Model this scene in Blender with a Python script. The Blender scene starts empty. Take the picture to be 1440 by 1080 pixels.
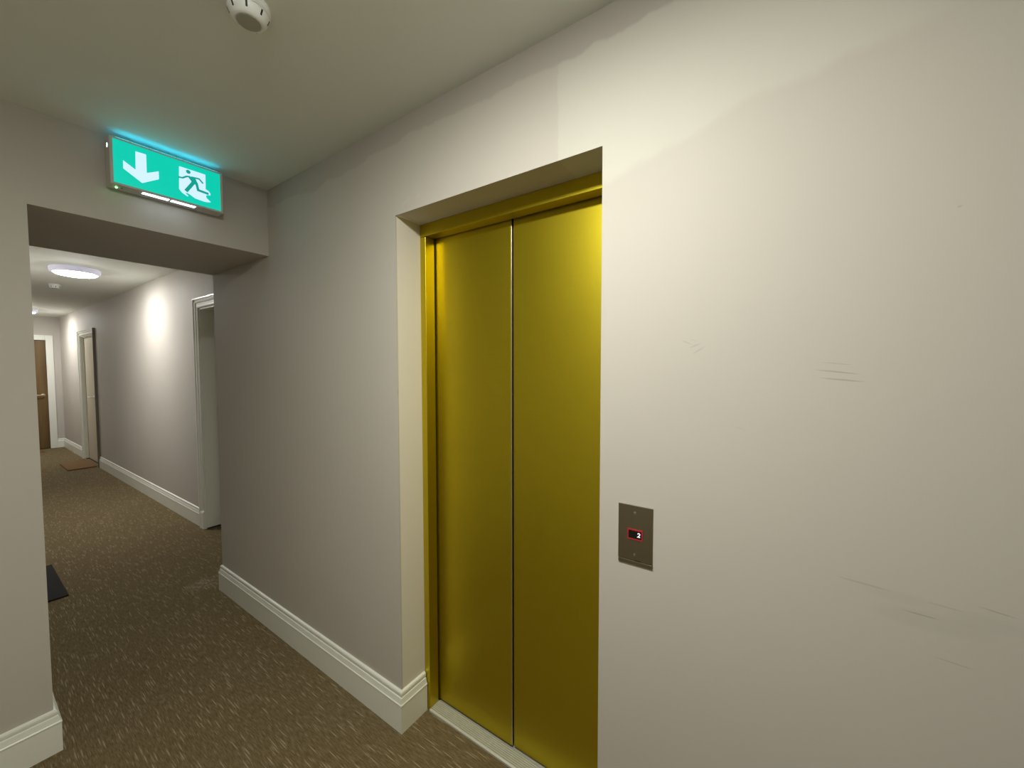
import bpy, bmesh, math, random
from mathutils import Vector, Matrix
random.seed(7)
S = bpy.context.scene
C = S.collection
PI = math.pi

# ------------------------------------------------------------------ dimensions (metres)
CEIL = 2.457          # ceiling height
XW = 1.031            # face of the lift wall
YH0, YH1 = 2.312, 3.088   # front / back of the header (deep opening to the corridor)
ZH = 2.108            # underside of header
XP = 0.201            # right edge of the left pier
YE = 11.25            # corridor end wall
LY0, LY1, LZ = 0.410, 1.263, 2.097   # lift opening
XF, XD = 1.158, 1.216                # lift frame face, lift door face


def xr(y):            # face of the corridor's right wall (it runs slightly off parallel)
    return 1.352 - 0.0085 * (y - 4.3)


# ------------------------------------------------------------------ node helpers
def new_mat(name):
    m = bpy.data.materials.new(name)
    m.use_nodes = True
    nt = m.node_tree
    b = nt.nodes.get('Principled BSDF')
    return m, nt, b


def N(nt, kind, **kw):
    n = nt.nodes.new(kind)
    for k, v in kw.items():
        setattr(n, k, v)
    return n


def math_node(nt, op, a, b=None, clamp=False):
    n = N(nt, 'ShaderNodeMath', operation=op, use_clamp=clamp)
    for i, v in enumerate((a, b)):
        if v is None:
            continue
        if isinstance(v, (int, float)):
            n.inputs[i].default_value = v
        else:
            nt.links.new(v, n.inputs[i])
    return n.outputs[0]


def smooth(nt, v, lo, hi):
    n = N(nt, 'ShaderNodeMapRange', interpolation_type='SMOOTHSTEP')
    nt.links.new(v, n.inputs['Value'])
    n.inputs['From Min'].default_value = lo
    n.inputs['From Max'].default_value = hi
    return n.outputs['Result']


def noise(nt, vec, scale, detail=3, rough=0.5, dims='3D'):
    n = N(nt, 'ShaderNodeTexNoise', noise_dimensions=dims)
    n.inputs['Scale'].default_value = scale
    n.inputs['Detail'].default_value = detail
    n.inputs['Roughness'].default_value = rough
    if vec is not None:
        nt.links.new(vec, n.inputs['Vector'])
    return n.outputs['Fac']


def mixc(nt, fac, a, b, blend='MIX'):
    n = N(nt, 'ShaderNodeMix', data_type='RGBA', blend_type=blend)
    if isinstance(fac, (int, float)):
        n.inputs['Factor'].default_value = fac
    else:
        nt.links.new(fac, n.inputs['Factor'])
    for idx, v in ((6, a), (7, b)):
        if isinstance(v, (tuple, list)):
            n.inputs[idx].default_value = (*v[:3], 1)
        else:
            nt.links.new(v, n.inputs[idx])
    return n.outputs[2]


def ramp(nt, fac, stops):
    n = N(nt, 'ShaderNodeValToRGB')
    e = n.color_ramp.elements
    while len(e) < len(stops):
        e.new(0.5)
    for el, (p, c) in zip(e, stops):
        el.position = p
        el.color = (*c, 1)
    nt.links.new(fac, n.inputs['Fac'])
    return n.outputs['Color']


def bump(nt, b, height, strength, dist):
    n = N(nt, 'ShaderNodeBump')
    n.inputs['Strength'].default_value = strength
    n.inputs['Distance'].default_value = dist
    nt.links.new(height, n.inputs['Height'])
    nt.links.new(n.outputs['Normal'], b.inputs['Normal'])


def objvec(nt):
    return N(nt, 'ShaderNodeTexCoord').outputs['Object']


def simple(name, col, rough=0.5, metal=0.0, emit=None, estr=0.0, var=0.0, vscale=20, spec=None):
    m, nt, b = new_mat(name)
    b.inputs['Base Color'].default_value = (*col, 1)
    b.inputs['Roughness'].default_value = rough
    b.inputs['Metallic'].default_value = metal
    if spec is not None:
        b.inputs['Specular IOR Level'].default_value = spec
    if emit:
        b.inputs['Emission Color'].default_value = (*emit, 1)
        b.inputs['Emission Strength'].default_value = estr
    v = objvec(nt)
    f = noise(nt, v, vscale, 4)
    c2 = tuple(c * (1 - var) for c in col)
    c = mixc(nt, f, col, c2)
    nt.links.new(c, b.inputs['Base Color'])
    return m


WALL = (0.565, 0.53, 0.475)


def wall_paint(name, marks=False):
    m, nt, b = new_mat(name)
    b.inputs['Roughness'].default_value = 0.62
    b.inputs['Specular IOR Level'].default_value = 0.3
    v = objvec(nt)
    broad = noise(nt, v, 1.7, 3)
    col = mixc(nt, broad, tuple(c * 1.03 for c in WALL), tuple(c * 0.965 for c in WALL))
    if marks:
        sep = N(nt, 'ShaderNodeSeparateXYZ')
        nt.links.new(v, sep.inputs[0])
        Y, Z = sep.outputs['Y'], sep.outputs['Z']
        wob = math_node(nt, 'MULTIPLY', math_node(nt, 'SUBTRACT', noise(nt, v, 4.5, 3), 0.5), 0.10)
        wob2 = math_node(nt, 'MULTIPLY', math_node(nt, 'SUBTRACT', noise(nt, v, 30, 3), 0.5), 0.016)
        zz = math_node(nt, 'ADD', math_node(nt, 'ADD', Z, wob), wob2)
        yy = math_node(nt, 'ADD', Y, wob2)
        # the older coat left along the ceiling, with a rolled edge
        edge = math_node(nt, 'SUBTRACT', zz, math_node(nt, 'SUBTRACT', 2.385, math_node(nt, 'MULTIPLY', Y, 0.018)))
        old = smooth(nt, edge, -0.006, 0.006)
        col = mixc(nt, math_node(nt, 'MULTIPLY', old, 0.85), col, tuple(c * f for c, f in zip(WALL, (0.86, 0.85, 0.86))))
        # fresh lighter touch-up over the lift: right of y=.545, above a slanted roller edge
        a = smooth(nt, math_node(nt, 'SUBTRACT', 0.546, yy), -0.004, 0.004)
        low = math_node(nt, 'SUBTRACT', zz, math_node(nt, 'SUBTRACT', 2.085, math_node(nt, 'MULTIPLY', Y, 0.19)))
        bb = smooth(nt, low, -0.012, 0.02)
        cc = smooth(nt, math_node(nt, 'ADD', Y, 0.22), -0.10, 0.12)
        t = math_node(nt, 'MULTIPLY', math_node(nt, 'MULTIPLY', a, bb), cc)
        t = math_node(nt, 'MULTIPLY', t, math_node(nt, 'SUBTRACT', 1.0, old))
        col = mixc(nt, t, col, tuple(c * f for c, f in zip(WALL, (1.07, 1.10, 1.09))))
        # scuffs: (y, z, half length, half width, slope dz/dy, strength)
        scuffs = [(0.190, 1.560, 0.013, 0.0022, 0.5, .28), (0.172, 1.552, 0.014, 0.0025, -0.35, .30), (0.163, 1.541, 0.016, 0.003, -0.6, .26),
                  (0.176, 1.566, 0.010, 0.002, 0.3, .15),
                  (-0.094, 1.507, 0.030, 0.0016, 0.10, .28), (-0.094, 1.490, 0.042, 0.0021, 0.12, .5), (-0.103, 1.474, 0.042, 0.0021, 0.10, .5),
                  (-0.146, 1.066, 0.050, 0.0025, 0.06, .3), (-0.228, 1.032, 0.032, 0.0018, 0.05, .45), (-0.323, 1.070, 0.028, 0.0016, 0.12, .45),
                  (-0.26, 1.058, 0.03, 0.002, 0.05, .25), (-0.274, 0.957, 0.030, 0.0015, 0.06, .38),
                  (-0.24, 1.022, 0.10, 0.024, 0.0, .10), (-0.20, 1.056, 0.07, 0.014, 0.04, .08), (-0.31, 1.045, 0.06, 0.02, 0.0, .09),
                  (-0.255, 1.784, 0.004, 0.003, 0, .3), (0.075, 1.36, 0.012, 0.0012, .3, .2),
                  (1.262, 1.40, 0.004, 0.02, 0, .2)]
        for (y0, z0, L, W, sl, st) in scuffs:
            dy = math_node(nt, 'SUBTRACT', Y, y0)
            dz = math_node(nt, 'SUBTRACT', math_node(nt, 'ADD', Z, math_node(nt, 'MULTIPLY', wob2, 0.12)), z0)
            dz = math_node(nt, 'SUBTRACT', dz, math_node(nt, 'MULTIPLY', dy, sl))
            q = math_node(nt, 'ADD', math_node(nt, 'POWER', math_node(nt, 'ABSOLUTE', math_node(nt, 'DIVIDE', dy, L)), 2.0),
                          math_node(nt, 'POWER', math_node(nt, 'ABSOLUTE', math_node(nt, 'DIVIDE', dz, W)), 2.0))
            k = smooth(nt, math_node(nt, 'SUBTRACT', 1.0, q), 0.0, 0.9)
            k = math_node(nt, 'MULTIPLY', k, st * 0.75)
            col = mixc(nt, k, col, (0.20, 0.185, 0.16))
        # lamp light on the lift recess reveal, painted in as a lighter cream
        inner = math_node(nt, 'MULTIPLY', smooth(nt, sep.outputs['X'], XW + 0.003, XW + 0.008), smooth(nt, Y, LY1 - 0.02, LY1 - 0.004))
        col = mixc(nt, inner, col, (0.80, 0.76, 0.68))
        # pale filler smears near the lift corner
        for (y0, z0, L, W, sl, st) in [(1.20, 2.135, 0.035, 0.010, -0.35, .35), (1.13, 2.142, 0.012, 0.012, 0, .4)]:
            dy = math_node(nt, 'SUBTRACT', yy, y0)
            dz = math_node(nt, 'SUBTRACT', math_node(nt, 'SUBTRACT', Z, z0), math_node(nt, 'MULTIPLY', dy, sl))
            q = math_node(nt, 'ADD', math_node(nt, 'POWER', math_node(nt, 'ABSOLUTE', math_node(nt, 'DIVIDE', dy, L)), 2.0),
                          math_node(nt, 'POWER', math_node(nt, 'ABSOLUTE', math_node(nt, 'DIVIDE', dz, W)), 2.0))
            k = math_node(nt, 'MULTIPLY', smooth(nt, math_node(nt, 'SUBTRACT', 1.0, q), 0.0, 0.8), st)
            col = mixc(nt, k, col, (0.62, 0.60, 0.55))
    nt.links.new(col, b.inputs['Base Color'])
    fine = noise(nt, v, 260, 3)
    wave = noise(nt, v, 6, 2)
    h = math_node(nt, 'ADD', math_node(nt, 'MULTIPLY', fine, 0.12), math_node(nt, 'MULTIPLY', wave, 1.2))
    bump(nt, b, h, 0.25, 0.004)
    return m


M = {}
M['wall'] = wall_paint('taupe wall paint')
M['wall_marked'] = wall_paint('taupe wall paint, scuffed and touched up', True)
M['ceiling'] = simple('ceiling white paint', (0.87, 0.90, 0.84), 0.7, var=0.04, vscale=3, spec=0.2)
M['trim'] = simple('white gloss woodwork', (0.88, 0.89, 0.81), 0.32, var=0.04, vscale=8)
M['trim_taupe'] = simple('dark taupe woodwork', (0.16, 0.135, 0.105), 0.5, var=0.2, vscale=12)
M['cream_door'] = simple('cream painted door', (0.62, 0.56, 0.43), 0.45, var=0.03)
M['white_plastic'] = simple('white plastic', (0.90, 0.92, 0.90), 0.3, var=0.02)
M['detector_disc'] = simple('grey detector mesh plate', (0.46, 0.46, 0.39), 0.5, var=0.05)
M['black'] = simple('black slot', (0.008, 0.008, 0.008), 0.6)
M['rubber'] = simple('black rubber', (0.012, 0.010, 0.008), 0.7)
M['sign_case'] = simple('grey sign housing', (0.62, 0.62, 0.58), 0.4, var=0.03)
M['sign_green'] = simple('lit green sign panel', (0.0, 0.25, 0.15), 0.35, emit=(0.0, 0.58, 0.43), estr=0.95)
M['sign_man'] = simple('lit green sign figure', (0.0, 0.22, 0.14), 0.35, emit=(0.005, 0.42, 0.33), estr=0.7)
M['sign_white'] = simple('lit white sign symbol', (0.6, 0.7, 0.8), 0.35, emit=(0.52, 0.74, 1.0), estr=1.0)
M['sign_lamp'] = simple('white downlight strip', (0.8, 0.8, 0.8), 0.3, emit=(0.72, 0.88, 1.0), estr=4.5)
M['sign_glow'] = simple('added teal ceiling glow strip', (0.3, 0.8, 0.8), 0.3, emit=(0.02, 0.66, 0.95), estr=6.0)  # added emitter, out of sight, that tints the ceiling over the sign
M['led'] = simple('green led', (0.1, 0.8, 0.1), 0.3, emit=(0.10, 1.0, 0.18), estr=18.0)
M['lamp_rim'] = simple('translucent glowing lamp ring', (0.70, 0.70, 0.80), 0.35, emit=(0.78, 0.78, 1.0), estr=0.30)
M['steel'] = simple('stainless handle', (0.62, 0.60, 0.56), 0.3, 1.0)
M['brass'] = simple('pale brass handle', (0.75, 0.62, 0.45), 0.28, 1.0)
M['red'] = simple('red lit display surround', (0.25, 0.01, 0.015), 0.35, emit=(0.55, 0.02, 0.035), estr=0.30)
M['screen'] = simple('black display glass', (0.004, 0.004, 0.004), 0.25)
M['digit'] = simple('white digit', (0.8, 0.75, 0.8), 0.4, emit=(1.0, 0.82, 0.92), estr=0.85)
for key, colr, st in (('diffuser', (1.0, 0.995, 0.90), 150), ('diffuser_cool', (1.0, 0.995, 0.98), 108)):
    m, nt, b = new_mat('opal lamp ' + key)
    b.inputs['Base Color'].default_value = (0.9, 0.9, 0.88, 1)
    b.inputs['Emission Color'].default_value = (*colr, 1)
    b.inputs['Emission Strength'].default_value = st
    M[key] = m


def carpet():
    m, nt, b = new_mat('brown flecked carpet')
    b.inputs['Roughness'].default_value = 0.95
    b.inputs['Specular IOR Level'].default_value = 0.1
    v = objvec(nt)
    broad = noise(nt, v, 2.2, 4)
    col = mixc(nt, broad, (0.30, 0.228, 0.112), (0.235, 0.176, 0.082))
    # streaky pile running along the corridor
    mp = N(nt, 'ShaderNodeMapping')
    mp.inputs['Scale'].default_value = (260, 26, 1)
    nt.links.new(v, mp.inputs['Vector'])
    st = noise(nt, mp.outputs[0], 1.0, 3, 0.6)
    col = mixc(nt, smooth(nt, st, 0.30, 0.70), mixc(nt, 0.5, col, (0.03, 0.02, 0.01)), mixc(nt, 0.35, col, (0.22, 0.17, 0.11)))
    # pale dashes, two sizes
    strong = None
    for sx, sy, thr, amt, off in ((120, 8.5, 0.68, 0.62, 0.0), (180, 17, 0.66, 0.36, 7.3)):
        mp = N(nt, 'ShaderNodeMapping')
        mp.inputs['Scale'].default_value = (sx, sy, 1)
        mp.inputs['Location'].default_value = (off, off, 0)
        nt.links.new(v, mp.inputs['Vector'])
        vo = N(nt, 'ShaderNodeTexVoronoi', voronoi_dimensions='2D', feature='F1')
        vo.inputs['Scale'].default_value = 1
        vo.inputs['Randomness'].default_value = 1
        nt.links.new(mp.outputs[0], vo.inputs['Vector'])
        sp = N(nt, 'ShaderNodeSeparateColor')
        nt.links.new(vo.outputs['Color'], sp.inputs[0])
        on = smooth(nt, sp.outputs[0], thr, thr + 0.12)
        near = math_node(nt, 'SUBTRACT', 1.0, smooth(nt, vo.outputs['Distance'], 0.10, 0.36))
        k = math_node(nt, 'MULTIPLY', math_node(nt, 'MULTIPLY', on, near), amt)
        col = mixc(nt, k, col, (0.52, 0.43, 0.29))
    tuft = noise(nt, v, 420, 2)
    col = mixc(nt, smooth(nt, tuft, 0.35, 0.7), mixc(nt, 0.35, col, (0.02, 0.014, 0.008)), col)
    # dusty worn spot beside the wall end
    vs = N(nt, 'ShaderNodeVectorMath', operation='DISTANCE')
    nt.links.new(v, vs.inputs[0])
    vs.inputs[1].default_value = (0.98, 3.28, 0)
    dust = math_node(nt, 'MULTIPLY', math_node(nt, 'SUBTRACT', 1.0, smooth(nt, vs.outputs['Value'], 0.02, 0.13)), smooth(nt, noise(nt, v, 45, 3), 0.35, 0.65))
    col = mixc(nt, math_node(nt, 'MULTIPLY', dust, 0.45), col, (0.42, 0.36, 0.29))
    nt.links.new(col, b.inputs['Base Color'])
    bump(nt, b, math_node(nt, 'ADD', st, tuft), 0.5, 0.003)
    return m


M['carpet'] = carpet()


def metal(name, col, rough, aniso, streak_axis, var=0.05):
    m, nt, b = new_mat(name)
    b.inputs['Metallic'].default_value = 1
    b.inputs['Anisotropic'].default_value = aniso
    b.inputs['Anisotropic Rotation'].default_value = 0.25
    v = objvec(nt)
    mp = N(nt, 'ShaderNodeMapping')
    sc = [700, 700, 700]
    sc[streak_axis] = 6
    mp.inputs['Scale'].default_value = sc
    nt.links.new(v, mp.inputs['Vector'])
    f = noise(nt, mp.outputs[0], 1.0, 3)
    broad = noise(nt, v, 5, 3)
    c = mixc(nt, f, tuple(x * (1 + var) for x in col), tuple(x * (1 - var) for x in col))
    c = mixc(nt, broad, c, mixc(nt, 0.12, c, (0.05, 0.04, 0.0)))
    nt.links.new(c, b.inputs['Base Color'])
    r = math_node(nt, 'ADD', math_node(nt, 'MULTIPLY', broad, 0.08), rough - 0.04)
    nt.links.new(r, b.inputs['Roughness'])
    if aniso:
        t = N(nt, 'ShaderNodeTangent', direction_type='RADIAL', axis='Z')
        nt.links.new(t.outputs[0], b.inputs['Tangent'])
    bump(nt, b, f, 0.06, 0.001)
    return m


M['gold'] = metal('brushed gold lift metal', (0.62, 0.50, 0.030), 0.42, 0.25, 1)
M['plate_steel'] = metal('dull brushed steel', (0.30, 0.265, 0.19), 0.38, 0.0, 2, 0.08)
M['edge_steel'] = metal('bright steel edge', (0.86, 0.80, 0.62), 0.35, 0.0, 2)
M['alu'] = simple('ribbed aluminium', (0.70, 0.70, 0.63), 0.45, 0.3, var=0.12, vscale=30)


def wood():
    m, nt, b = new_mat('warm oak veneer')
    b.inputs['Roughness'].default_value = 0.42
    v = objvec(nt)
    mp = N(nt, 'ShaderNodeMapping')
    mp.inputs['Scale'].default_value = (22, 22, 1.6)
    nt.links.new(v, mp.inputs['Vector'])
    f = noise(nt, mp.outputs[0], 1.0, 5, 0.6)
    c = ramp(nt, f, [(0.3, (0.115, 0.064, 0.019)), (0.55, (0.155, 0.094, 0.032)), (0.75, (0.19, 0.118, 0.044))])
    nt.links.new(c, b.inputs['Base Color'])
    return m


M['wood'] = wood()


def coir(name, a, c):
    m, nt, b = new_mat(name)
    b.inputs['Roughness'].default_value = 0.95
    v = objvec(nt)
    f = noise(nt, v, 180, 4, 0.7)
    nt.links.new(mixc(nt, f, a, c), b.inputs['Base Color'])
    bump(nt, b, f, 0.8, 0.004)
    return m


M['coir'] = coir('brown coir', (0.25, 0.135, 0.045), (0.12, 0.06, 0.02))
M['black_mat'] = coir('black rubber-backed pile', (0.020, 0.016, 0.013), (0.006, 0.005, 0.004))


# ------------------------------------------------------------------ mesh helpers
def bm_new():
    return bmesh.new()


def box(bm, x0, x1, y0, y1, z0, z1, shear=False):
    vs = []
    for x in (x0, x1):
        for y in (y0, y1):
            for z in (z0, z1):
                vs.append(bm.verts.new((x + (xr(y) if shear else 0), y, z)))
    for f in ((0, 1, 3, 2), (4, 6, 7, 5), (0, 4, 5, 1), (2, 3, 7, 6), (0, 2, 6, 4), (1, 5, 7, 3)):
        bm.faces.new([vs[i] for i in f])


def prism(bm, pts, fn):
    """extrude polygon pts: fn(p, k) gives the 3-D point on side k (0, 1)"""
    a = [bm.verts.new(fn(p, 0)) for p in pts]
    c = [bm.verts.new(fn(p, 1)) for p in pts]
    n = len(pts)
    bm.faces.new(a)
    bm.faces.new(list(reversed(c)))
    for i in range(n):
        bm.faces.new((a[i], c[i], c[(i + 1) % n], a[(i + 1) % n]))


def lathe(bm, prof, cx, cy, seg=64):
    rings = []
    for r, z in prof:
        if r < 1e-6:
            rings.append([bm.verts.new((cx, cy, z))])
        else:
            rings.append([bm.verts.new((cx + r * math.cos(2 * PI * i / seg), cy + r * math.sin(2 * PI * i / seg), z)) for i in range(seg)])
    for a, c in zip(rings, rings[1:]):
        for i in range(seg):
            j = (i + 1) % seg
            if len(a) == 1 and len(c) == 1:
                continue
            if len(a) == 1:
                bm.faces.new((a[0], c[i], c[j]))
            elif len(c) == 1:
                bm.faces.new((a[i], c[0], a[j]))
            else:
                bm.faces.new((a[i], c[i], c[j], a[j]))


def tube(bm, pts, r, seg=12):
    pts = [Vector(p) for p in pts]
    rings = []
    for i, p in enumerate(pts):
        d = (pts[min(i + 1, len(pts) - 1)] - pts[max(i - 1, 0)]).normalized()
        u = d.orthogonal().normalized() if i == 0 else (u - d * u.dot(d)).normalized()
        w = d.cross(u)
        rings.append([bm.verts.new(p + r * (u * math.cos(2 * PI * k / seg) + w * math.sin(2 * PI * k / seg))) for k in range(seg)])
    for a, c in zip(rings, rings[1:]):
        for k in range(seg):
            bm.faces.new((a[k], a[(k + 1) % seg], c[(k + 1) % seg], c[k]))
    bm.faces.new(list(reversed(rings[0])))
    bm.faces.new(rings[-1])


def sweep(bm, path, prof, side=1):
    """sweep a (thickness, height) profile along a 2-D path with mitred corners; side=+1: out to the left of travel"""
    P = [Vector(p) for p in path]
    cols = []
    for i, p in enumerate(P):
        nrm = []
        if i > 0:
            d = (P[i] - P[i - 1]).normalized()
            nrm.append(Vector((-d.y, d.x)) * side)
        if i < len(P) - 1:
            d = (P[i + 1] - P[i]).normalized()
            nrm.append(Vector((-d.y, d.x)) * side)
        if len(nrm) == 2:
            bis = (nrm[0] + nrm[1]).normalized()
            off = bis / max(0.2, bis.dot(nrm[0]))
        else:
            off = nrm[0]
        cols.append([bm.verts.new((p.x + off.x * t, p.y + off.y * t, z)) for t, z in prof])
    n = len(prof)
    for a, c in zip(cols, cols[1:]):
        for k in range(n):
            bm.faces.new((a[k], c[k], c[(k + 1) % n], a[(k + 1) % n]))
    bm.faces.new(cols[0])
    bm.faces.new(list(reversed(cols[-1])))


def obj(name, bm, mat, parent=None, bevel=0, smooth_angle=None, seg=2, at=None):
    bmesh.ops.recalc_face_normals(bm, faces=bm.faces)
    me = bpy.data.meshes.new(name)
    bm.to_mesh(me)
    bm.free()
    o = bpy.data.objects.new(name, me)
    C.objects.link(o)
    me.materials.append(M[mat])
    if parent:
        o.parent = parent
        o.matrix_parent_inverse = Matrix.Translation(-Vector(parent.location))
    if bevel:
        md = o.modifiers.new('bevel', 'BEVEL')
        md.width = bevel
        md.segments = seg
        md.limit_method = 'ANGLE'
        md.harden_normals = False
    if smooth_angle is not None:
        for p in me.polygons:
            p.use_smooth = True
        es = o.modifiers.new('edges', 'EDGE_SPLIT')
        es.split_angle = math.radians(smooth_angle)
    return o


def tag(o, label=None, cat=None, group=None, kind=None):
    if label:
        o['label'] = label
    if cat:
        o['category'] = cat
    if group:
        o['group'] = group
    if kind:
        o['kind'] = kind
    return o


def thing(name, loc, label=None, cat=None, group=None, kind=None):
    o = bpy.data.objects.new(name, None)
    o.empty_display_size = 0.05
    o.location = loc
    C.objects.link(o)
    return tag(o, label, cat, group, kind)


def struct(name, bm, mat, label=None, cat=None, bevel=0):
    return tag(obj(name, bm, mat, None, bevel), label, cat, None, 'structure')


# ------------------------------------------------------------------ the shell
bm = bm_new(); box(bm, -1.5, 1.75, -5.2, YE + 0.2, -0.06, 0)
struct('floor', bm, 'carpet', 'brown carpet floor flecked with short pale dashes', 'floor')
bm = bm_new(); box(bm, -1.5, 1.75, -5.2, YE + 0.2, CEIL, CEIL + 0.08)
struct('ceiling', bm, 'ceiling', 'off-white painted ceiling over lobby and corridor', 'ceiling')

# wall with the lift opening
bm = bm_new()
box(bm, XW, 1.30, -5.0, LY0, 0, CEIL)
box(bm, XW, 1.30, LY0, LY1, LZ, CEIL)
box(bm, XW, 1.30, LY1, YH1, 0, CEIL)
box(bm, 1.30, 1.36, -5.0, YH1, 0, CEIL)
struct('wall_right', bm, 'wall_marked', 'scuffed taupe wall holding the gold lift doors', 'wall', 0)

# wall with the deep opening to the corridor: left pier and header
bm = bm_new()
box(bm, -1.17, XP, YH0, YH1, 0, CEIL)
box(bm, XP, XW, YH0, YH1, ZH, CEIL)
struct('wall_header', bm, 'wall', 'taupe wall with deep opening under the exit sign', 'wall')

bm = bm_new(); box(bm, -1.27, -1.15, -5.0, YH0, 0, CEIL)
struct('wall_left', bm, 'wall', 'plain taupe lobby wall facing the lift', 'wall')
bm = bm_new(); box(bm, -1.27, 1.36, -5.1, -5.0, 0, CEIL)
struct('wall_back', bm, 'wall', 'plain taupe wall at the near end of lobby', 'wall')

# corridor right wall with two door recesses
D1 = (3.50, 4.385, 2.045)
D2 = (8.55, 9.47, 2.02)
bm = bm_new()
T = 0.22
for y0, y1, z0 in ((YH1, D1[0], 0), (D1[0], D1[1], D1[2]), (D1[1], D2[0], 0), (D2[0], D2[1], D2[2]), (D2[1], YE, 0)):
    box(bm, 0, T, y0, y1, z0, CEIL, True)
box(bm, T, T + 0.05, YH1, YE, 0, CEIL, True)
struct('wall_far_right', bm, 'wall', 'taupe corridor wall with two white-framed doorways', 'wall')
# corridor left wall with one door recess (it hides behind the pier)
bm = bm_new()
box(bm, -0.3, XP, YH1, 3.76, 0, CEIL)
box(bm, -0.3, XP, 3.76, 4.66, 2.04, CEIL)
box(bm, -0.3, XP, 4.66, YE, 0, CEIL)
box(bm, -0.36, -0.3, YH1, YE, 0, CEIL)
struct('wall_far_left', bm, 'wall', 'taupe corridor wall hidden behind the left pier', 'wall')
ED = (0.32, 1.114, 2.022)
bm = bm_new()
box(bm, -0.3, ED[0], YE, YE + 0.12, 0, CEIL)
box(bm, ED[0], ED[1], YE, YE + 0.12, ED[2], CEIL)
box(bm, ED[1], 1.6, YE, YE + 0.12, 0, CEIL)
box(bm, -0.3, 1.6, YE + 0.12, YE + 0.18, 0, CEIL)
struct('wall_far_end', bm, 'wall', 'taupe end wall of corridor around the oak door', 'wall')

# skirting boards
SK = [(0, 0), (0.018, 0), (0.018, 0.112), (0.0195, 0.115), (0.0195, 0.119), (0.0165, 0.122), (0.0145, 0.130), (0.0125, 0.140),
      (0.0115, 0.143), (0.0085, 0.1435), (0.0085, 0.148), (0.0105, 0.151), (0.0105, 0.160), (0.008, 0.165), (0.003, 0.1675), (0, 0.1675)]
bm = bm_new()
sweep(bm, [(1.30, YH1), (XW, YH1), (XW, LY1), (XF - 0.003, LY1)], SK, -1)
struct('baseboard_right', bm, 'trim', 'white moulded skirting left of the lift, wrapping both wall corners', 'baseboard')
bm = bm_new()
sweep(bm, [(XF - 0.003, LY0), (XW, LY0), (XW, -5.0), (-1.15, -5.0), (-1.15, YH0), (XP, YH0), (XP, 3.70)], SK, -1)
struct('baseboard_left', bm, 'trim', 'white moulded skirting at foot of the left pier', 'baseboard')
bm = bm_new()
sweep(bm, [(xr(D2[0] - .115), D2[0] - .115), (xr(D1[1] + .085), D1[1] + .085)], SK, -1)
struct('baseboard_far_right', bm, 'trim', 'long white skirting between the two corridor doorways', 'baseboard')
bm = bm_new()
sweep(bm, [(ED[1] + 0.088, YE), (xr(YE), YE), (xr(D2[1] + .085), D2[1] + .085)], SK, -1)
struct('baseboard_far_end', bm, 'trim', 'short white skirting turning the far corridor corner', 'baseboard')


# ------------------------------------------------------------------ corridor doors
def casing_leg(bm, y0, y1, z1, prof, plinth=0):
    """moulded architrave leg on the corridor right wall; prof = [(fraction across from the opening, projection)]"""
    pts = [(f, t) for f, t in prof]
    prism(bm, [(0, 0)] + pts + [(1, 0)], lambda p, k: (xr(y0 + (y1 - y0) * p[0]) - p[1], y0 + (y1 - y0) * p[0], (0, z1)[k]))


PROF = [(0, 0.012), (0.10, 0.016), (0.22, 0.016), (0.26, 0.011), (0.48, 0.012), (0.54, 0.020), (0.66, 0.022), (0.72, 0.015), (0.82, 0.016), (0.88, 0.028), (1.0, 0.028)]


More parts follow.
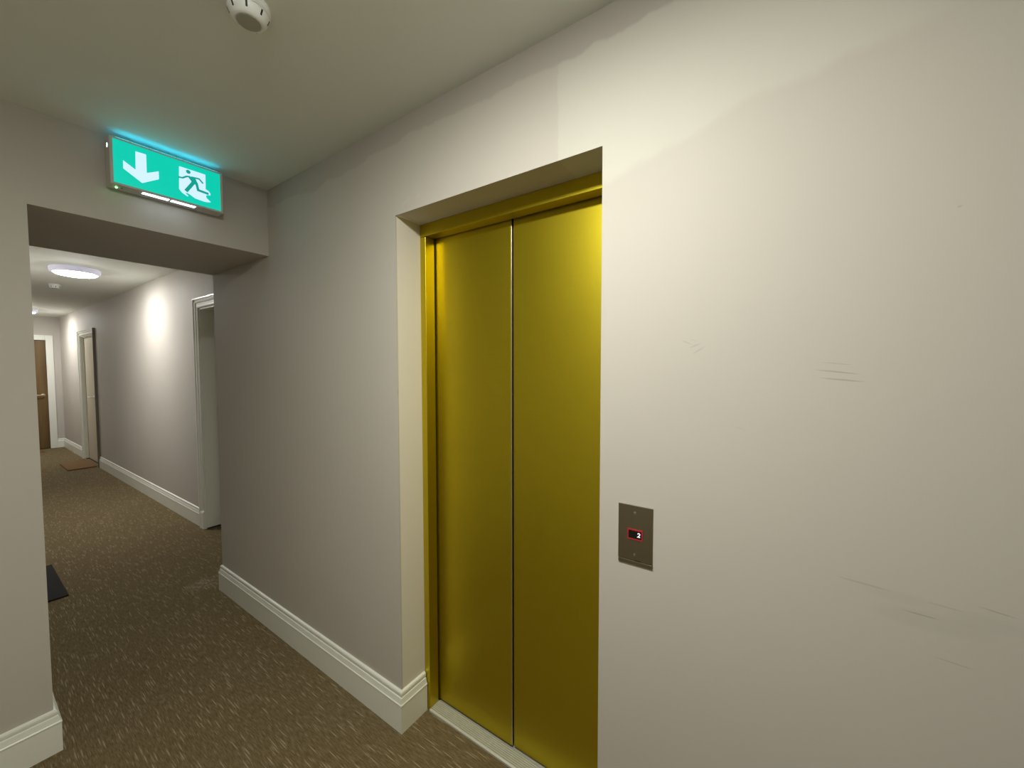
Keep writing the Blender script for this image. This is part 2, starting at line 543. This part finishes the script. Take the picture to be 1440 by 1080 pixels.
def doorway(name, D, leaf_mat, depth, near_mat='trim', w=0.085, near_w=None, label='', near_label=None):
    y0, y1, zt = D
    r = thing(name, (xr((y0 + y1) / 2), (y0 + y1) / 2, 0), label, 'door', None, 'structure')
    # casings: far leg, near leg, head
    bm = bm_new()
    prism(bm, [(0, 0)] + PROF + [(1, 0)], lambda p, k: (xr(y1 + w * p[0]) - p[1], y1 + w * p[0], (0.0, zt + w * p[0])[k]))
    obj('casing', bm, 'trim', r)
    nw = near_w or w
    bm = bm_new()
    prism(bm, [(0, 0)] + PROF + [(1, 0)], lambda p, k: (xr(y0 - nw * p[0]) - p[1], y0 - nw * p[0], (0.0, zt + w * p[0])[k]))
    o = obj('casing', bm, near_mat, r)
    if near_label:
        o['label'] = near_label
    bm = bm_new()
    prism(bm, [(0, 0)] + PROF + [(1, 0)], lambda p, k: (xr((y1 + w * p[0], y0 - nw * p[0])[k]) - p[1], (y1 + w * p[0], y0 - nw * p[0])[k], zt + w * p[0]))
    obj('casing', bm, 'trim', r)
    # jamb lining with a stop bead
    e = 0.014
    for (ya, yb, z0, z1) in ((y1 - e, y1 - 0.0005, 0.012, zt), (y0 + 0.0005, y0 + e, 0.012, zt), (y0 + e, y1 - e, zt - e, zt - 0.0005)):
        bm = bm_new(); box(bm, -0.002, depth + 0.05, ya, yb, z0, z1, True)
        obj('jamb', bm, 'trim', r)
    bm = bm_new()
    box(bm, depth - 0.02, depth - 0.003, y1 - e - 0.012, y1 - e, 0.012, zt - e, True)
    box(bm, depth - 0.02, depth - 0.003, y0 + e + 0.012, y1 - e - 0.012, zt - e - 0.012, zt - e, True)
    box(bm, depth - 0.02, depth - 0.003, y0 + e, y0 + e + 0.012, 0.012, zt - e, True)
    obj('door_stop', bm, 'trim', r)
    bm = bm_new(); box(bm, depth, depth + 0.044, y0 + e + 0.003, y1 - e - 0.003, 0.012, zt - e - 0.003, True)
    leaf = obj('door_panel', bm, leaf_mat, r, 0.0015)
    bm = bm_new(); box(bm, depth - 0.004, depth + 0.1, y0 + 0.001, y1 - 0.001, 0.0, 0.010, True)
    obj('threshold', bm, 'rubber', r)
    bm = bm_new(); box(bm, 0.006, depth - 0.005, y1 - 0.018, y1 - 0.002, 0.0, 0.0115, True)  # black strip standing in for the shade in the gap under the jamb
    obj('jamb_gap_shade', bm, 'rubber', r)
    return r, leaf


d1, _ = doorway('door_1', D1, 'cream_door', 0.12, label='white moulded doorway just past the end of the lift wall')
bm = bm_new()
pp = [(0.026, 0.0), (0.026, 0.150), (0.020, 0.165), (0.0, 0.172)]
prism(bm, [(0.0, 0.0)] + pp, lambda p, k: (xr(D1[1]) - p[0], (D1[1] - 0.001, D1[1] + 0.087)[k], p[1]))
obj('plinth_block', bm, 'trim', d1, 0.002)

d2, leaf2 = doorway('door_2', D2, 'cream_door', 0.034, 'trim_taupe', 0.08, 0.11, 'cream corridor door behind the brown coir doormat', 'dark grey-brown casing')  # near casing leg darker than the other casings


def lever(parent, base, out, along, mat, rose=0.026):
    """lever handle: round rose + bent lever; out / along are unit vectors"""
    o, a = Vector(out), Vector(along)
    p = Vector(base)
    bm = bm_new()
    tube(bm, [p, p + o * 0.009], rose, 28)
    h = obj('handle', bm, mat, parent, 0.002, 40)
    bm = bm_new()
    tube(bm, [p + o * 0.005, p + o * 0.035, p + o * 0.046 + a * 0.006, p + o * 0.050 + a * 0.02, p + o * 0.050 + a * 0.07, p + o * 0.048 + a * 0.125], 0.0095, 14)
    l = obj('lever', bm, mat, h, 0, 40)
    return h


lever(d2, (xr(8.88) + 0.034, 8.88, 1.042), (-1, 0, 0), (0, 1, 0), 'white_plastic', 0.026)

# oak door in the end wall
d3 = thing('door_3', (0.72, YE, 0), 'oak veneer door in white casing at the corridor end', 'door', None, 'structure')
bm = bm_new(); box(bm, ED[0] + 0.012, ED[1] - 0.006, YE + 0.012, YE + 0.056, 0.012, ED[2] - 0.006)
obj('door_panel', bm, 'wood', d3, 0.002)
for x0, x1, z0, z1 in ((ED[1] - 0.004, ED[1] + 0.088, 0, ED[2] + 0.088), (ED[0] - 0.088, ED[0] + 0.004, 0, ED[2] + 0.088), (ED[0] + 0.004, ED[1] - 0.004, ED[2] - 0.004, ED[2] + 0.088)):
    bm = bm_new(); box(bm, x0, x1, YE - 0.020, YE - 0.0005, z0, z1)
    obj('casing', bm, 'trim', d3, 0.004)
bm = bm_new(); box(bm, ED[0], ED[1], YE + 0.004, YE + 0.1, 0.0, 0.010)
obj('threshold', bm, 'rubber', d3)
lever(d3, (ED[1] - 0.062, YE + 0.012, 1.0), (0, -1, 0), (-1, 0, 0), 'brass', 0.028)

# door behind the pier, belonging to the black mat
d4 = thing('door_4', (-0.1, 4.21, 0), 'white framed oak door in the hidden corridor wall', 'door', None, 'structure')
bm = bm_new(); box(bm, -0.2, -0.156, 3.775, 4.645, 0.012, 2.025)
obj('door_panel', bm, 'wood', d4, 0.002)
for y0, y1, z0, z1 in ((3.70, 3.764, 0, 2.10), (4.656, 4.72, 0, 2.10), (3.764, 4.656, 2.036, 2.10)):
    bm = bm_new(); box(bm, XP + 0.0005, XP + 0.018, y0, y1, z0, z1)
    obj('casing', bm, 'trim', d4, 0.004)

# ------------------------------------------------------------------ the lift
lift = thing('elevator_entrance', (XF, (LY0 + LY1) / 2, 0), 'gold two-panel lift entrance set into the taupe wall', 'elevator door')
bm = bm_new(); box(bm, XF, 1.209, 1.231, LY1 - 0.0005, 0.0, LZ - 0.052)
obj('door_jamb', bm, 'gold', lift, 0.0022, None, 3)
bm = bm_new(); box(bm, XF, 1.209, LY0 + 0.0005, 0.445, 0.0, LZ - 0.052)
obj('door_jamb', bm, 'gold', lift, 0.0022, None, 3)
bm = bm_new(); box(bm, XF, 1.209, LY0 + 0.0005, LY1 - 0.0005, LZ - 0.051, LZ - 0.0005)
obj('door_lintel', bm, 'gold', lift, 0.0012, None, 3)
# left panel stands a few millimetres proud; its leading edge has a black seal
bm = bm_new(); box(bm, XD, XD + 0.007, 0.8385, 1.255, 0.014, 2.09)
pl = obj('door_panel', bm, 'gold', lift, 0.0015, None, 3)
bm = bm_new(); box(bm, XD + 0.0002, XD + 0.0068, 0.8355, 0.8383, 0.014, 2.088)
obj('edge_trim', bm, 'edge_steel', pl, 0.0006)
bm = bm_new(); box(bm, XD + 0.0072, XD + 0.030, 0.8385, 1.255, 0.014, 2.09)
obj('seal', bm, 'rubber', pl)
bm = bm_new(); box(bm, XD + 0.004, XD + 0.012, 0.415, 0.8300, 0.014, 2.09)
pr_ = obj('door_panel', bm, 'gold', lift, 0.0015, None, 3)
bm = bm_new(); box(bm, XD + 0.0122, XD + 0.030, 0.415, 0.8375, 0.014, 2.09)
obj('seal', bm, 'rubber', pr_)
# ribbed aluminium threshold
bm = bm_new()
prof = [(1.152, 0.0005)]
x = 1.152
prof += [(1.152, 0.008), (1.158, 0.011)]
x = 1.160
while x < 1.208:
    prof += [(x, 0.011), (x + 0.0010, 0.0050), (x + 0.0032, 0.0050), (x + 0.0042, 0.011)]
    x += 0.0078
prof += [(1.211, 0.011), (1.211, 0.004), (1.24, 0.004), (1.24, 0.0005)]
prism(bm, prof, lambda p, k: (p[0], (0.446, 1.2300)[k], p[1]))
obj('sill', bm, 'alu', lift)
# dark shaft lining behind the panels
bm = bm_new(); box(bm, 1.262, 1.295, LY0 + 0.002, LY1 - 0.002, 0.001, LZ - 0.002)
obj('shaft_backing', bm, 'rubber', lift)

# ------------------------------------------------------------------ landing call plate
call = thing('call_plate', (XW, 0.31, 0.974), 'steel lift call plate with red-edged floor display right of the lift', 'call panel')
X0 = XW + 0.001
bm = bm_new(); box(bm, X0 - 0.0040, X0, 0.264, 0.355, 0.9845, 1.133)
fp = obj('faceplate', bm, 'plate_steel', call, 0.0008)
bm = bm_new(); box(bm, X0 - 0.0050, X0, 0.2635, 0.3542, 0.9735, 0.9836)
obj('bottom_lip', bm, 'plate_steel', call, 0.0008)
bm = bm_new()
prism(bm, [(0.2945, .9848), (0.3105, .9848), (0.3105, .9862), (0.2945, .9862)], lambda p, k: (X0 - 0.0043 + 0.001 * k, p[0], p[1]))
obj('key_slot', bm, 'black', call)
for z in (1.114, 1.001):
    bm = bm_new(); tube(bm, [(X0 - 0.0039, 0.3105, z), (X0 - 0.0052, 0.3105, z)], 0.0032, 20)
    s = obj('screw', bm, 'steel', call, 0.0004)
    bm = bm_new(); box(bm, X0 - 0.00535, X0 - 0.0051, 0.3080, 0.3130, z - 0.0005, z + 0.0005)
    obj('slot', bm, 'black', s)
# display: red surround, black glass, digit
bm = bm_new()
yo0, yo1, zo0, zo1 = 0.2893, 0.3288, 1.0424, 1.0696
yi0, yi1, zi0, zi1 = 0.2916, 0.3265, 1.0448, 1.0670
xa, xb = X0 - 0.0070, X0 - 0.0038
outer = [(yo0, zo0), (yo1, zo0), (yo1, zo1), (yo0, zo1)]
inner = [(yi0, zi0), (yi1, zi0), (yi1, zi1), (yi0, zi1)]
for i in range(4):
    j = (i + 1) % 4
    q = [bm.verts.new((x_, *p)) for x_ in (xa, xb) for p in (outer[i], outer[j], inner[j], inner[i])]
    for f in ((0, 1, 2, 3), (7, 6, 5, 4), (0, 4, 5, 1), (2, 6, 7, 3)):
        bm.faces.new([q[k] for k in f])
bmesh.ops.remove_doubles(bm, verts=bm.verts, dist=1e-6)
disp = obj('display', bm, 'red', call)
bm = bm_new(); box(bm, X0 - 0.0055, X0 - 0.0039, yi0, yi1, zi0, zi1)
obj('screen', bm, 'screen', disp)


def stroke(bm, pts, w, fn, t):
    """flat ribbon of width w through 2-D pts, mitred, given thickness t along the sign's normal by fn(p, depth)"""
    P = [Vector(p) for p in pts]
    L, R = [], []
    for i, p in enumerate(P):
        ds = []
        if i > 0:
            ds.append((P[i] - P[i - 1]).normalized())
        if i < len(P) - 1:
            ds.append((P[i + 1] - P[i]).normalized())
        ns = [Vector((-d.y, d.x)) for d in ds]
        n = sum(ns, Vector((0, 0))).normalized()
        k = w / 2 / max(0.4, n.dot(ns[0]))
        L.append(p + n * k)
        R.append(p - n * k)
    for i in range(len(P) - 1):
        prism(bm, [L[i], L[i + 1], R[i + 1], R[i]], lambda p, k: fn(p, k * t))


bm = bm_new()
# "2" drawn in (across, up); across runs towards -Y
two = [(-0.0030, 0.0026), (-0.0026, 0.0040), (-0.0012, 0.0050), (0.0010, 0.0050), (0.0026, 0.0040), (0.0029, 0.0022), (0.0022, 0.0006), (-0.0030, -0.0046), (0.0034, -0.0046)]
stroke(bm, two, 0.0021, lambda p, d: (X0 - 0.0058 + d, 0.2990 - p[0] * 0.95, 1.0560 + p[1]), 0.0004)
obj('floor_digit', bm, 'digit', disp)

# ------------------------------------------------------------------ exit sign
SY = 2.230
SX0, SX1, SZ0, SZ1 = 0.4110, 0.7960, 2.243, 2.431
sign = thing('exit_sign', ((SX0 + SX1) / 2, YH0, SZ0), 'lit green exit sign with white arrow and running figure above the opening', 'exit sign')
bm = bm_new()
# housing with a recess for the panel: rim + body
rim = 0.0095
o_ = [(SX0, SZ0), (SX1, SZ0), (SX1, SZ1), (SX0, SZ1)]
i_ = [(SX0 + rim, SZ0 + rim * .8), (SX1 - rim, SZ0 + rim * .8), (SX1 - rim, SZ1 - rim * .8), (SX0 + rim, SZ1 - rim * .8)]
vo = [[bm.verts.new((p[0], y, p[1])) for p in o_] for y in (SY, 2.300)]
vi = [[bm.verts.new((p[0], y, p[1])) for p in i_] for y in (SY, SY + 0.004)]
for i in range(4):
    j = (i + 1) % 4
    bm.faces.new((vo[0][i], vo[0][j], vo[1][j], vo[1][i]))
    bm.faces.new((vo[0][i], vi[0][i], vi[0][j], vo[0][j]))
    bm.faces.new((vi[0][i], vi[1][i], vi[1][j], vi[0][j]))
bm.faces.new(vi[1])
bm.faces.new(list(reversed(vo[1])))
hs = obj('housing', bm, 'sign_case', sign)
bm = bm_new(); box(bm, SX0 + 0.006, SX1 - 0.006, 2.3005, YH0 - 0.0005, SZ0 + 0.004, SZ1 - 0.004)
obj('backplate', bm, 'sign_case', sign)
bm = bm_new(); box(bm, SX0 + rim, SX1 - rim, SY + 0.0012, SY + 0.0038, SZ0 + rim * .8, SZ1 - rim * .8)
pan = obj('sign_panel', bm, 'sign_green', sign)
arrow = [(0.4888, 2.3997), (0.5222, 2.4010), (0.5219, 2.3247), (0.5613, 2.3474), (0.561, 2.3139), (0.5064, 2.277), (0.4497, 2.3146), (0.4502, 2.3470), (0.4874, 2.3240)]
sf = lambda p, k: (p[0], SY + 0.0012 - 0.0004 + 0.0004 * k, p[1])
bm = bm_new(); prism(bm, arrow, sf)
obj('arrow', bm, 'sign_white', pan)
W = [(0.6318, 2.3985), (0.7288, 2.3995), (0.7281, 2.3326), (0.7395, 2.3283), (0.7464, 2.3172), (0.7454, 2.3108), (0.7317, 2.3074), (0.7285, 2.3018), (0.7296, 2.2946), (0.7471, 2.2788), (0.7252, 2.2735), (0.6867, 2.2766), (0.6711, 2.2859), (0.6593, 2.291), (0.6509, 2.2889), (0.6625, 2.2784), (0.6577, 2.2759), (0.6391, 2.2861), (0.6294, 2.2984)]
bm = bm_new(); prism(bm, W, sf)
pic = obj('pictogram', bm, 'sign_white', pan)
bm = bm_new()
t = 0.0003
mf = lambda p, d: (p[0], SY + 0.0007 - t + d, p[1])
prism(bm, [(0.6645 + 0.0085 * math.cos(a * PI / 12), 2.3868 + 0.0085 * math.sin(a * PI / 12)) for a in range(24)], lambda p, k: mf(p, k * t))
obj('figure_head', bm, 'sign_man', pic)
bm = bm_new()
stroke(bm, [(0.6275, 2.3500), (0.6433, 2.3519), (0.6567, 2.3632), (0.6712, 2.3675)], 0.0068, mf, t)
stroke(bm, [(0.6760, 2.3675), (0.7040, 2.3705), (0.7187, 2.3550)], 0.0068, mf, t)
prism(bm, [(0.6610, 2.3665), (0.6882, 2.3717), (0.6995, 2.3440), (0.6900, 2.3400), (0.6775, 2.3382), (0.6742, 2.3487)], lambda p, k: mf(p, k * t * .9))
stroke(bm, [(0.6835, 2.3475), (0.6535, 2.2971)], 0.0135, lambda p, d: mf(p, d * .8), t)
stroke(bm, [(0.6930, 2.3500), (0.6990, 2.3180), (0.7391, 2.3146)], 0.0105, lambda p, d: mf(p, d * .7), t)
obj('figure_body', bm, 'sign_man', pic)
# two white lit windows in the underside, green charge lamp, test pinhole, side light slot; unseen top strip added for ceiling glow
for x0, x1 in ((0.510, 0.597), (0.605, 0.692)):
    bm = bm_new(); box(bm, x0, x1, 2.240, 2.264, SZ0 - 0.0012, SZ0 + 0.001)
    obj('downlight_window', bm, 'sign_lamp', sign, 0.0005)
bm = bm_new(); lathe(bm, [(0, SZ0 - 0.004), (0.0028, SZ0 - 0.003), (0.0036, SZ0 + 0.0005), (0, SZ0 + 0.0005)], 0.434, 2.268, 16)
obj('charge_lamp', bm, 'led', sign)
bm = bm_new(); lathe(bm, [(0, SZ0 - 0.0008), (0.003, SZ0 - 0.0008), (0.003, SZ0 + 0.0005), (0, SZ0 + 0.0005)], 0.449, 2.262, 16)
obj('test_pinhole', bm, 'black', sign)
bm = bm_new()
prism(bm, [(2.262 + 0.005 * math.cos(a * PI / 10), 2.400 + 0.0085 * math.sin(a * PI / 10)) for a in range(20)], lambda p, k: (SX0 - 0.001 + 0.0015 * k, p[0], p[1]))
obj('side_light_slot', bm, 'sign_lamp', sign)
bm = bm_new(); box(bm, SX0 + 0.02, SX1 - 0.02, 2.2315, 2.2395, SZ1 - 0.0005, SZ1 + 0.001)
obj('top_glow_strip', bm, 'sign_glow', sign)


# ------------------------------------------------------------------ ceiling lamps and detectors
def lamp(x, y, label, dmat):
    r = thing('ceiling_lamp', (x, y, CEIL), label, 'ceiling lamp', 'round ceiling lamps')
    bm = bm_new()
    lathe(bm, [(0, CEIL - 0.0005), (0.160, CEIL - 0.0005), (0.171, CEIL - 0.008), (0.172, CEIL - 0.030), (0.165, CEIL - 0.046), (0.150, CEIL - 0.052), (0.146, CEIL - 0.050), (0.145, CEIL - 0.040), (0, CEIL - 0.040)], x, y, 72)
    obj('lamp_base', bm, 'lamp_rim', r, 0, 40)
    bm = bm_new()
    pr = [(0.143, CEIL - 0.0402), (0.143, CEIL - 0.050), (0.141, CEIL - 0.055), (0.134, CEIL - 0.060), (0.122, CEIL - 0.064), (0.10, CEIL - 0.068), (0.05, CEIL - 0.072), (0, CEIL - 0.0725)]
    lathe(bm, pr, x, y, 72)
    obj('diffuser', bm, dmat, r, 0, 60)
    return r


lamp(0.765, 5.62, 'large lit round ceiling lamp, nearer one in the corridor', 'diffuser_cool')
lamp(0.765, 10.1, 'lit round ceiling lamp near the corridor end, half hidden by pier', 'diffuser_cool')
lamp(0.15, 0.47, 'lit round ceiling lamp in the lobby above the lift approach', 'diffuser')


def detector(x, y, rot, label):
    r = thing('smoke_detector', (x, y, CEIL), label, 'smoke detector', 'ceiling smoke detectors')
    bm = bm_new()
    lathe(bm, [(0, CEIL - 0.0005), (0.049, CEIL - 0.0005), (0.051, CEIL - 0.004), (0.051, CEIL - 0.016), (0.047, CEIL - 0.020), (0, CEIL - 0.020)], x, y, 56)
    obj('base', bm, 'white_plastic', r, 0, 35)
    bm = bm_new()
    lathe(bm, [(0, CEIL - 0.0202), (0.044, CEIL - 0.0202), (0.047, CEIL - 0.023), (0.047, CEIL - 0.026), (0.043, CEIL - 0.036), (0.038, CEIL - 0.043), (0.033, CEIL - 0.0465), (0.0295, CEIL - 0.047), (0.0285, CEIL - 0.0462), (0, CEIL - 0.0462)], x, y, 56)
    h = obj('head', bm, 'white_plastic', r, 0, 35)
    bm = bm_new()
    lathe(bm, [(0, CEIL - 0.0464), (0.0275, CEIL - 0.0464), (0.0275, CEIL - 0.0478), (0, CEIL - 0.0484)], x, y, 48)
    obj('face_disc', bm, 'detector_disc', h, 0, 35)
    for k in range(8):
        bm = bm_new()
        a = rot + k * PI / 4
        u, w = Vector((math.cos(a), math.sin(a), 0)), Vector((-math.sin(a), math.cos(a), 0))
        c0 = Vector((x, y, 0))
        q = []
        for rr, zz in ((0.0475, CEIL - 0.0255), (0.0424, CEIL - 0.038), (0.0385, CEIL - 0.038), (0.0435, CEIL - 0.0255)):
            q.append((rr, zz))
        prism(bm, q, lambda p, kk: tuple(c0 + u * p[0] + w * (0.0022 * (1 if kk else -1)) + Vector((0, 0, p[1]))))
        obj('vent_slot', bm, 'black', h)
    bm = bm_new()
    a = rot + 0.4
    lathe(bm, [(0, CEIL - 0.0445), (0.002, CEIL - 0.0435), (0.002, CEIL - 0.0405), (0, CEIL - 0.0405)], x + 0.0372 * math.cos(a), y + 0.0372 * math.sin(a), 12)
    obj('indicator', bm, 'detector_disc', h)
    return r


detector(0.492, 1.178, 0.30, 'white smoke detector on the lobby ceiling in front of the exit sign')
detector(0.765, 6.85, 0.1, 'white smoke detector on the corridor ceiling between the two lamps')


# ------------------------------------------------------------------ doormats
def mat_(x0, x1, y0, y1, h, m, label):
    bm = bm_new(); box(bm, x0, x1, y0, y1, 0.0005, h)
    o = obj('doormat', bm, m, None, 0.003)
    return tag(o, label, 'doormat', 'corridor doormats')


mat_(0.99, 1.285, 8.52, 9.20, 0.018, 'coir', 'brown coir doormat in front of the cream corridor door')
mat_(0.02, 0.424, 3.835, 4.54, 0.010, 'black_mat', 'black doormat poking out from behind the left pier')
mat_(0.42, 1.00, 10.84, 11.20, 0.010, 'coir', 'thin brown doormat at foot of the oak end door')

# ------------------------------------------------------------------ camera
F, YAW, PITCH, ROLL = 550.46, 0.969384, -0.042148, -0.0014871
f = Vector((math.sin(YAW) * math.cos(PITCH), math.cos(YAW) * math.cos(PITCH), math.sin(PITCH)))
r = Vector((math.cos(YAW), -math.sin(YAW), 0))
u = r.cross(f)
r2 = r * math.cos(ROLL) + u * math.sin(ROLL)
u2 = -r * math.sin(ROLL) + u * math.cos(ROLL)
cam = bpy.data.cameras.new('camera')
cam.sensor_fit = 'HORIZONTAL'
cam.sensor_width = 36
cam.lens = F / 1440 * 36
cam.clip_start = 0.02
co = bpy.data.objects.new('camera', cam)
C.objects.link(co)
co.matrix_world = Matrix(((r2.x, u2.x, -f.x, 0), (r2.y, u2.y, -f.y, 0), (r2.z, u2.z, -f.z, 1.5), (0, 0, 0, 1)))
S.camera = co

# ------------------------------------------------------------------ world and view
w = bpy.data.worlds.new('world')
S.world = w
w.use_nodes = True
w.node_tree.nodes['Background'].inputs[0].default_value = (0.02, 0.02, 0.02, 1)
w.node_tree.nodes['Background'].inputs[1].default_value = 0.1
S.view_settings.view_transform = 'Standard'
S.view_settings.look = 'None'
S.view_settings.exposure = 0.0
S.view_settings.gamma = 1
S.view_settings.use_curve_mapping = False
